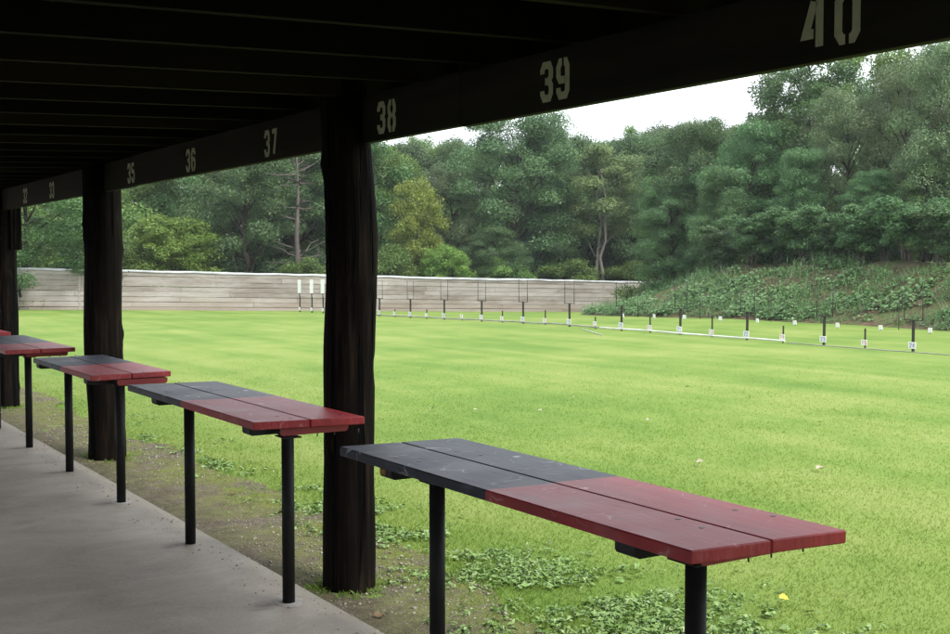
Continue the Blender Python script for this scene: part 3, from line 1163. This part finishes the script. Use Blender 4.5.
# beyond the wall, from left to right
ov = plant('dense', 26, 43.9, 132, 'dark tree whose low boughs hang over the left end of the wall', wide=1.3)
ov.location.z -= .9
plant('bushy', 172, 50.0, 217, 'big rounded yellow-green bush above the left part of the wall', G_BUSH, 1.2, cat='bush')
plant('bushd', 118, 48.0, 238, 'dark green bush left of the big yellow-green bush, beside the log post', G_BUSH, 1.1, cat='bush')
plant('dense2', 245, 52.0, 112, 'tall blue-green tree right of the big yellow-green bush', wide=.95)
plant('dense', 190, 57.0, 140, 'dark tree rising straight behind the big yellow-green bush', wide=1.0)
plant('mid', 135, 58.0, 150, 'mid-green tree behind the left end of the yellow-green bush', wide=.95)
plant('locust', 300, 56.5, 125, 'leafy tree directly behind the dead trunk, left of the middle log post', wide=.95)
plant('dense', 345, 57.5, 118, 'dark tree mostly hidden behind the middle log post', wide=.9)
plant('mid', 385, 60.0, 150, 'mid-green tree just right of the middle log post', wide=.8)
plant('yellow', 418, 55.5, 181, 'slim yellow-leaved tree standing out before the darker wood', wide=.72)
plant('bushy', 446, 54.2, 246, 'low bright yellow-green bush at the wall right of the yellow tree', G_BUSH, .85, cat='bush')
plant('willow', 452, 60.5, 168, 'greyish tree just right of the yellow-leaved tree', wide=.75)
plant('locust', 515, 61.0, 115, 'tallest broad green tree in the middle, rounded crown breaking the skyline', wide=.92)
plant('dense2', 548, 63.5, 124, 'second skyline tree, close on the right of the tallest middle tree', wide=.75)
plant('locust', 492, 57.5, 228, 'small bright sapling in the dark gap under the tallest middle tree', wide=1.1)
plant('olive', 603, 61.0, 146, 'slender olive tree with two bare pale trunks, above the right part of the wall', wide=1.15, rot=.6)
plant('dense', 574, 67.0, 138, 'dark tree between the skyline trees and the pale twin trunks', wide=.75)
plant('dense2', 632, 66.0, 138, 'dark tree just right of the pale twin trunks', wide=.8)
plant('bushd', 500, 57.0, 258, 'low dark bush at the wall below the tallest middle tree', G_BUSH, 1.1, cat='bush')
plant('bushd', 392, 53.8, 246, 'dark bush at the wall just right of the middle log post', G_BUSH, 1.0, cat='bush')
plant('bushd', 570, 59.0, 260, 'low dark bush at the wall left of the pale twin trunks', G_BUSH, 1.3, cat='bush')
plant('bushd', 628, 61.5, 262, 'low dark bush behind the right end of the wall', G_BUSH, 1.3, cat='bush')
plant('bushd', 305, 51.0, 258, 'low dark bush at the wall below the dead trunk', G_BUSH, 1.0, cat='bush')
# back rows of the wood, crowns closing the skyline
BACK = 'crowded back row of the wood'
for i, (u, d, v) in enumerate([(60, 62, 120), (110, 66, 130), (165, 70, 125), (220, 68, 120), (275, 72, 120), (330, 70, 120), (372, 72, 150), (405, 74, 145), (430, 78, 140), (462, 74, 141),
                               (592, 80, 147), (612, 76, 143), (640, 80, 133), (668, 76, 128), (700, 74, 125), (735, 70, 128), (545, 76, 135), (485, 70, 146), (20, 64, 125), (280, 62, 135), (318, 63, 130), (300, 66, 118), (205, 62, 140), (90, 60, 140), (390, 66, 150), (530, 72, 150), (572, 74, 146), (655, 70, 135)]):
    key = ('mid', 'dense', 'pale', 'dense2')[i % 4]
    plant(key, u, d, v, 'tree in the crowded back row of the wood, only its upper crown showing', BACK, .85)
for i, (u, d, v) in enumerate([(30, 52, 205), (75, 56, 200), (120, 53, 205), (160, 58, 190), (205, 55, 205), (250, 60, 200), (290, 58, 205), (335, 60, 200), (378, 62, 200), (420, 64, 205), (465, 65, 205), (505, 67, 200), (545, 68, 205), (590, 70, 205), (625, 70, 205), (655, 68, 210)]):
    plant('bushd', u, d, v, 'shadowed undergrowth shrub deep between the trunks of the wood', 'undergrowth shrubs in the wood', 1.0, cat='shrub')
for i, (u, x) in enumerate([(690, 36), (720, 37), (750, 36.5), (780, 35.5), (810, 36.5), (840, 35), (870, 36), (900, 37), (930, 35.5), (960, 36.5), (990, 36)]):
    plant('bushd', u, 0, 205, 'shadowed undergrowth shrub behind the sumac shrubs on the bank', 'undergrowth shrubs on the bank', x=x, cat='shrub')
# on the bank, from left to right
plant('locust', 672, 0, 178, 'low spreading tree at the left end of the leafy bank', x=33.0, wide=.85)
plant('locust', 698, 0, 124, 'tall layered tree above the left end of the leafy bank', x=34.5, wide=.80)
plant('locust', 752, 0, 127, 'second tall layered tree above the bank, left of the ragged dark tree', x=34.0, wide=.80)
plant('dense2', 722, 0, 168, 'lower blue-green tree between the two tall layered trees on the bank', x=31.8, wide=.9)
plant('open', 808, 0, 52, 'ragged dark tree with sky showing through its tall crown', x=36.0, wide=1.0)
plant('open', 778, 0, 76, 'thin ragged tree leaning out left of the tallest dark tree', x=37.5, wide=.85)
plant('dense2', 800, 0, 150, 'blue-green tree below the ragged dark tree', x=32.0, wide=.85)
plant('willow', 846, 0, 94, 'pale grey-green tree right of the ragged dark tree', x=34.0, wide=.80)
plant('willow', 905, 0, 60, 'tall pale grey-green tree near the right edge', x=34.5, wide=.80)
plant('mid', 872, 0, 42, 'brighter green tree top peeping out between the pale trees', x=42.0, wide=.7)
plant('willow', 958, 0, 40, 'pale grey-green tree cut by the right edge of the picture', x=33.5, wide=.85)
plant('locust', 870, 0, 172, 'low green tree under the pale trees, behind the sumac shrubs', x=31.8, wide=.9)
plant('dense', 925, 0, 160, 'dark low tree behind the sumac shrubs at the right', x=32.0, wide=.8)
for i, (u, x, v) in enumerate([(690, 46, 130), (735, 47, 132), (780, 48, 115), (825, 46, 95), (885, 47, 75), (935, 45, 62), (985, 43, 60)]):
    plant(('dense', 'mid', 'dense2', 'pale')[i % 4], u, 0, v, 'tree in the back row on the bank, mostly hidden by nearer crowns', 'back row on the bank', x=x, wide=.75)
for i, (u, x, v) in enumerate([(722, 29.6, 226), (752, 29.3, 214), (778, 29.9, 218), (806, 29.5, 207), (832, 29.9, 216), (858, 29.4, 212), (882, 30.1, 204), (905, 29.4, 199), (938, 29.6, 209), (966, 29.6, 205)]):
    plant('sumac', u, 0, v, f'sumac shrub on several thin stems on the bank top, {ORD[9 - i]} of ten', 'sumac shrubs along the bank top', x=x, cat='shrub', wide=1.3)
# the dead trunk
x, y = spot(298, 51.5)
root = empty('dead_tree', (x, y, ground_at(x, y)))
tag(root, 'bare grey dead trunk with a few broken boughs behind the wall', 'tree', 'trees of the wood')
mb = MB()
rd = random.Random(3)
pts = [(0.05 * math.sin(i * 1.3), .05 * math.cos(i * 1.1), i * .85 - .3) for i in range(10)]
mb.tube(pts, [.165 - .0165 * i for i in range(10)], 9, jit=.15, seed=2)
mb.build('trunk', m_dead, root)
for i in range(30):
    z = rd.uniform(.8, 6.8)
    a = rd.uniform(0, 2 * PI)
    L = rd.uniform(.7, 2.2)
    d = Vector((math.cos(a), math.sin(a), rd.uniform(-.1, .6)))
    p0 = Vector((0, 0, z))
    mb = MB()
    mb.tube([p0, p0 + d * L * .4 + Vector((0, 0, -.05)), p0 + d * L * .75 + Vector((rd.uniform(-.2, .2), rd.uniform(-.2, .2), 0)), p0 + d * L], [.04, .03, .018, .007], 6)
    for _ in range(4):
        q = p0 + d * L * rd.uniform(.35, .95)
        e = q + Vector((rd.uniform(-1, 1), rd.uniform(-1, 1), rd.uniform(-.4, .6))) * .55
        mb.tube([q, q.lerp(e, .5) + Vector((0, 0, .04)), e], [.013, .009, .004], 4)
    mb.build('bough', m_dead, root)

# leafy cover on the bank: many broad leaves in tufts, thinned out over bare soil
C, N, SZ, RND = [], [], [], []
for _ in range(5200):
    x, y = rng.uniform(24.9, 30.3), rng.uniform(6, 35.5)
    keep = vnoise(x, y, .55, 1.5) + .5 * vnoise(x, y, 1.7, 2.5) + .32 * (x < 26.2) - .14 * (x > 28.2)
    if keep < -.24 or bz(x, y) < gz(x, y) + .02:
        continue
    n = int(rng.integers(12, 32))
    big = vnoise(x, y, .8, 8.0) > .05
    rr = rng.uniform(.14, .34)
    d = rng.normal(size=(n, 3))
    d /= np.linalg.norm(d, axis=1, keepdims=True)
    d[:, 2] = np.abs(d[:, 2])
    p = np.array([x, y, bz(x, y)]) + d * np.array([rr, rr, rr * rng.uniform(.7, 1.5)]) * rng.uniform(.4, 1.0, size=(n, 1))
    C.append(p)
    N.append(d * .4 + np.array([-.25, 0, 1.0]) + rng.normal(size=(n, 3)) * .35)
    SZ.append((.105 if big else .058) * rng.uniform(.6, 1.3, size=n))
    RND.append(np.clip(rng.normal(.62 if big else .35, .2, size=n), 0, 1))
C, N, SZ, RND = map(np.concatenate, (C, N, SZ, RND))
v, f = leaf_quads(C, N, SZ, rng, .8)
K = rng.integers(0, len(C), 9000)                                         # long grass and stalks standing between the broad leaves
C2 = C[K] + rng.normal(size=(9000, 3)) * np.array([.25, .25, .02]) + np.array([0, 0, .07])
t2 = np.stack([rng.normal(size=9000) * .35, rng.normal(size=9000) * .35, np.ones(9000)], 1)
w2 = np.cross(t2, rng.normal(size=(9000, 3)))
w2 /= np.linalg.norm(w2, axis=1, keepdims=True) + 1e-9
L2 = rng.uniform(.12, .42, size=(9000, 1))
v2 = np.stack([C2 - t2 * L2 * .4, C2 + w2 * .008, C2 + t2 * L2 * .6, C2 - w2 * .008], axis=1).reshape(-1, 3)
f = np.concatenate([f, np.arange(36000).reshape(9000, 4) + len(v)])
v = np.concatenate([v, v2])
RND = np.concatenate([RND, rng.uniform(.2, .9, 9000)])
tag(np_mesh('ground_cover', v, f, m_cover, rnd=RND), 'low broad-leaved weeds creeping over the earth bank', 'ground cover', kind='stuff')

# lawn blades: dense close to the shelter, thinner and broader farther off
n = 620000
d = (rng.uniform(0, 1, n) * (math.sqrt(34) - math.sqrt(3.4)) + math.sqrt(3.4)) ** 2
a = YAW + rng.uniform(-.50, .50, n)
X, Y = d * np.sin(a), d * np.cos(a)
edge = np.array([dirt_edge(y) for y in np.linspace(-8, 34, 1400)])
ex = np.interp(Y, np.linspace(-8, 34, 1400), edge)
TUFT = np.array([vnoise(x, y, 2.1, 31.0) + .4 * vnoise(x, y, 6.5, 13.0) for x, y in zip(X, Y)])
fringe = rng.exponential(.24, n)
ok = (rng.uniform(0, 1, n) > smooth(7, 24, d)) & (X > ex - fringe * (rng.uniform(0, 1, n) < .6) - .55 * (TUFT > .06) * (rng.uniform(0, 1, n) < .6)) & (X > 2.45) & (X < 24.2)
X, Y, d, ex = X[ok], Y[ok], d[ok], ex[ok]
for (qx, qy, qr) in ((2.735, 5.47, .13), (2.785, 10.26, .16), (2.785, 14.56, .175)):    # uncut grass round the post feet
    qa = rng.uniform(0, 2 * PI, 900)
    qd = qr + .01 + rng.exponential(.05, 900)
    keepq = np.array([vnoise(math.cos(t_) * 2, math.sin(t_) * 2, 1.4, qy) for t_ in qa]) > -.05
    X = np.concatenate([X, (qx + qd * np.cos(qa))[keepq]])
    Y = np.concatenate([Y, (qy + qd * np.sin(qa))[keepq]])
    d = np.concatenate([d, np.full(int(keepq.sum()), qy)])
    ex = np.concatenate([ex, (qx + qd * np.cos(qa))[keepq]])
n = len(X)
Z = np.array([gz(x, y) + .012 * vnoise(x, y, .5, 1.0) for x, y in zip(X, Y)])
hgt = rng.uniform(.006, .020, n) * (1 - .5 * smooth(14, 32, d)) * (1 + .8 * np.exp(-((X - ex) / .5) ** 2)) * (.9 + .3 * np.array([vnoise(x, y, 1.2, 3.0) for x, y in zip(X, Y)]))
wd = .0026 * np.sqrt(np.maximum(d, 4) / 4) * rng.uniform(.7, 1.4, n) * (1 + .03 * d)
aa = rng.uniform(0, 2 * PI, n)
ln = rng.uniform(.2, 1.3, n) * hgt
la = rng.uniform(0, 2 * PI, n)
ux, uy = np.cos(aa) * wd / 2, np.sin(aa) * wd / 2
mx, my = np.cos(la) * ln, np.sin(la) * ln
P = np.stack([np.stack([X - ux, Y - uy, Z - .005], 1), np.stack([X + ux, Y + uy, Z - .005], 1),
              np.stack([X + ux * .8 + mx * .35, Y + uy * .8 + my * .35, Z + hgt * .6], 1), np.stack([X + mx, Y + my, Z + hgt], 1)], 1)
tag(np_mesh('lawn_grass', P.reshape(-1, 3), np.arange(4 * n).reshape(n, 4), m_blade, rnd=rng.uniform(0, 1, n)), 'short mown grass blades covering the lawn', 'grass', kind='stuff')

# plantain and clover along the ragged lawn edge, denser at the near end
C, N, SZ, RND = [], [], [], []
for _ in range(17000):
    y = 2.4 + 10.5 * rng.uniform(0, 1) ** 1.7
    xe = dirt_edge(y)
    x = xe + (rng.normal(.42, .36) if y < 5.0 else rng.normal(.22, .24) if y < 6.6 else rng.normal(.08, .2))
    den = .7 * vnoise(x, y, 1.6, 11.0) + .5 * vnoise(x, y, 5.0, 21.0) + .45 * float(smooth(6.0, 3.5, y)) - .25 * float(smooth(6.5, 9.5, y))
    if den < -.10 + .55 * rng.uniform() or x < 2.5:
        continue
    n = int(rng.integers(3, 7))
    sz = .008 + .026 * rng.uniform() ** 1.6
    ang = rng.uniform(0, 2 * PI, n)
    rad = rng.uniform(.3, 1.1, n) * sz
    zz = gz(x, y) + rng.uniform(.010, .028, n)
    C.append(np.stack([x + np.cos(ang) * rad, y + np.sin(ang) * rad, zz], 1))
    N.append(np.stack([np.cos(ang) * .35, np.sin(ang) * .35, np.ones(n)], 1) + rng.normal(size=(n, 3)) * .15)
    SZ.append(sz * rng.uniform(.8, 1.5, n))
    RND.append(np.clip(rng.normal(.5, .24, n), 0, 1))
C, N, SZ, RND = map(np.concatenate, (C, N, SZ, RND))
h2 = len(C) // 2
v, f = leaf_quads(C[:h2], N[:h2], SZ[:h2], rng, .80)
v2, f2 = leaf_quads(C[h2:] + np.array([0, 0, .006]), N[h2:] + rng.normal(size=(len(C) - h2, 3)) * .3, SZ[h2:] * 1.25, rng, .34)
f = np.concatenate([f, f2 + len(v)])
v = np.concatenate([v, v2])
tag(np_mesh('edge_weeds', v, f, m_weed, rnd=RND), 'plantain and clover leaves along the ragged edge of the lawn', 'weeds', kind='stuff')

# loose pebbles and crumbs of soil on the bare strip
base = [(1, 0, 0), (-.6, .8, 0), (-.6, -.8, 0), (.1, .1, .7), (.2, 0, -.4)]
bf = [(0, 1, 3), (1, 2, 3), (2, 0, 3), (1, 0, 4), (2, 1, 4), (0, 2, 4)]
V, Fc, RN = [], [], []
n = 9000
for i in range(n):
    y = 2.6 + 13 * rng.uniform(0, 1) ** 1.5
    x = rng.uniform(2.39, dirt_edge(y) - .02)
    if i % 14 == 0:
        x = 2.375 - abs(rng.normal(0, .12))
    s = abs(rng.normal(0, .0055)) + .0025
    a = rng.uniform(0, 2 * PI)
    z = gz(x, y) + .016 - .02 * math.sin(PI * (x - 2.3) / (dirt_edge(y) - 2.3)) * .7
    if x < 2.38:
        z, s = .001, s * .7
    ca, sa = math.cos(a) * s, math.sin(a) * s
    b = len(V)
    V += [(x + p[0] * ca - p[1] * sa, y + p[0] * sa + p[1] * ca, z + p[2] * s * .8) for p in base]
    Fc += [[b + k for k in q] for q in bf]
    RN += [rng.uniform()] * 6
tag(np_mesh('gravel', V, Fc, m_pebble, rnd=RN), 'small pebbles and crumbs on the bare soil strip', 'gravel', kind='stuff')


# fallen leaves on the lawn and soil
def fallen(x, y, size, mat, label, group=None, lift=.035):
    mb = MB()
    n = 8
    rows = []
    for i in range(n + 1):
        s = i / n
        w = size * .34 * math.sin(PI * (s * .92 + .04)) ** .8 * (1 + .18 * math.sin(i * 2.4))
        curl = size * .16 * (2 * s - 1) ** 2
        rows.append([((s - .5) * size, -w, curl + size * .09), ((s - .5) * size, 0, curl), ((s - .5) * size, w, curl + size * .07)])
    vs = [p for r in rows for p in r]
    fs = [(i * 3 + k, i * 3 + k + 1, i * 3 + 4 + k, i * 3 + 3 + k) for i in range(n) for k in range(2)]
    mb.add(vs, fs, sm=True)
    o = mb.build('fallen_leaf', mat)
    o.location = (x, y, gz(x, y) + lift)
    o.rotation_euler = (random.uniform(-.3, .3), random.uniform(-.3, .3), random.uniform(0, 6))
    tag(o, label, 'leaf', group)
    return o


fallen(4.34, 3.97, .065, m_yellowleaf, 'bright yellow fallen leaf in the weeds behind the nearest bench', None, .055).rotation_euler = (.2, -.15, .9)
for (x, y) in ((7.69, 10.64), (6.77, 11.45), (7.13, 11.1), (6.81, 7.16), (7.43, 6.43), (8.84, 11.5), (9.6, 8.3), (8.2, 9.4), (10.8, 11.6), (11.5, 8.1)):
    fallen(x, y, random.uniform(.05, .085), m_tanleaf, 'pale dry fallen leaf lying on the open mown lawn', 'pale leaves scattered on the lawn', .04)
for (x, y) in ((2.75, 6.3), (3.05, 6.9), (2.6, 4.9), (3.1, 8.1)):
    fallen(x, y, random.uniform(.05, .08), m_brownleaf, 'brown fallen leaf lying on the bare soil beside the slab', 'brown leaves on the soil strip', .02)

# ------------------------------------------------------------------ thin damp air
hz = bpy.data.materials.new('thin_haze')
hz.use_nodes = True
hz.node_tree.nodes.clear()
ho = hz.node_tree.nodes.new('ShaderNodeOutputMaterial')
hv = hz.node_tree.nodes.new('ShaderNodeVolumePrincipled')
hv.inputs['Color'].default_value = (.86, .93, 1.0, 1)
hv.inputs['Density'].default_value = .0004
hz.node_tree.links.new(hv.outputs[0], ho.inputs['Volume'])
mb = MB()
mb.box(-405, 405, -405, 405, -2.9, 17.0)
tag(mb.build('haze', hz), kind='stuff')

# ------------------------------------------------------------------ light, sky, camera
world = bpy.data.worlds.new('World')
S.world = world
world.use_nodes = True
wn = world.node_tree
wn.nodes.clear()
SUN_EL, SUN_AZ = R(54), R(163)                                            # azimuth clockwise from +Y
sky = wn.nodes.new('ShaderNodeTexSky')
sky.sky_type = 'NISHITA'
sky.sun_disc = False
sky.sun_elevation = SUN_EL
sky.sun_rotation = SUN_AZ
tc = wn.nodes.new('ShaderNodeTexCoord')
nz = wn.nodes.new('ShaderNodeTexNoise')
nz.inputs['Scale'].default_value = 2.2
nz.inputs['Detail'].default_value = 5
wn.links.new(tc.outputs['Generated'], nz.inputs['Vector'])
rp = wn.nodes.new('ShaderNodeValToRGB')
rp.color_ramp.elements[0].position = .3
rp.color_ramp.elements[0].color = (6.4, 6.7, 7.0, 1)
rp.color_ramp.elements[1].position = .7
rp.color_ramp.elements[1].color = (8.4, 8.6, 8.8, 1)
wn.links.new(nz.outputs['Fac'], rp.inputs['Fac'])
mx = wn.nodes.new('ShaderNodeMix')
mx.data_type = 'RGBA'
mx.inputs[0].default_value = .82                                         # closed bright cloud layer over the blue
wn.links.new(sky.outputs[0], mx.inputs[6])
wn.links.new(rp.outputs[0], mx.inputs[7])
bg = wn.nodes.new('ShaderNodeBackground')
bg.inputs['Strength'].default_value = .092
wn.links.new(mx.outputs[2], bg.inputs['Color'])
wo = wn.nodes.new('ShaderNodeOutputWorld')
wn.links.new(bg.outputs[0], wo.inputs['Surface'])

sl = bpy.data.lights.new('sun', 'SUN')
sl.energy = 1.5
sl.angle = R(16)
sl.color = (1.0, .96, .89)
so = bpy.data.objects.new('sun', sl)
COL.objects.link(so)
sd = Vector((math.sin(SUN_AZ) * math.cos(SUN_EL), math.cos(SUN_AZ) * math.cos(SUN_EL), math.sin(SUN_EL)))
so.rotation_euler = (-sd).to_track_quat('-Z', 'Y').to_euler()
so.location = (0, 0, 40)

cam = bpy.data.cameras.new('camera')
cam.sensor_width = 36
cam.lens = FPX / 950 * 36
cam.clip_start = .05
cam.clip_end = 2000
co = bpy.data.objects.new('camera', cam)
COL.objects.link(co)
fw = Vector((FX * math.cos(PITCH), FY * math.cos(PITCH), -math.sin(PITCH)))
co.location = (0, 0, H)
co.rotation_euler = fw.to_track_quat('-Z', 'Y').to_euler()
S.camera = co

S.view_settings.view_transform = 'Standard'
S.view_settings.look = 'None'
S.view_settings.gamma = 1
S.view_settings.use_curve_mapping = False
S.view_settings.exposure = 1.78
S.cycles.use_denoising = True
S.cycles.max_bounces = 6
S.cycles.diffuse_bounces = 4
S.cycles.glossy_bounces = 2
S.cycles.transmission_bounces = 4
S.cycles.sample_clamp_indirect = 6
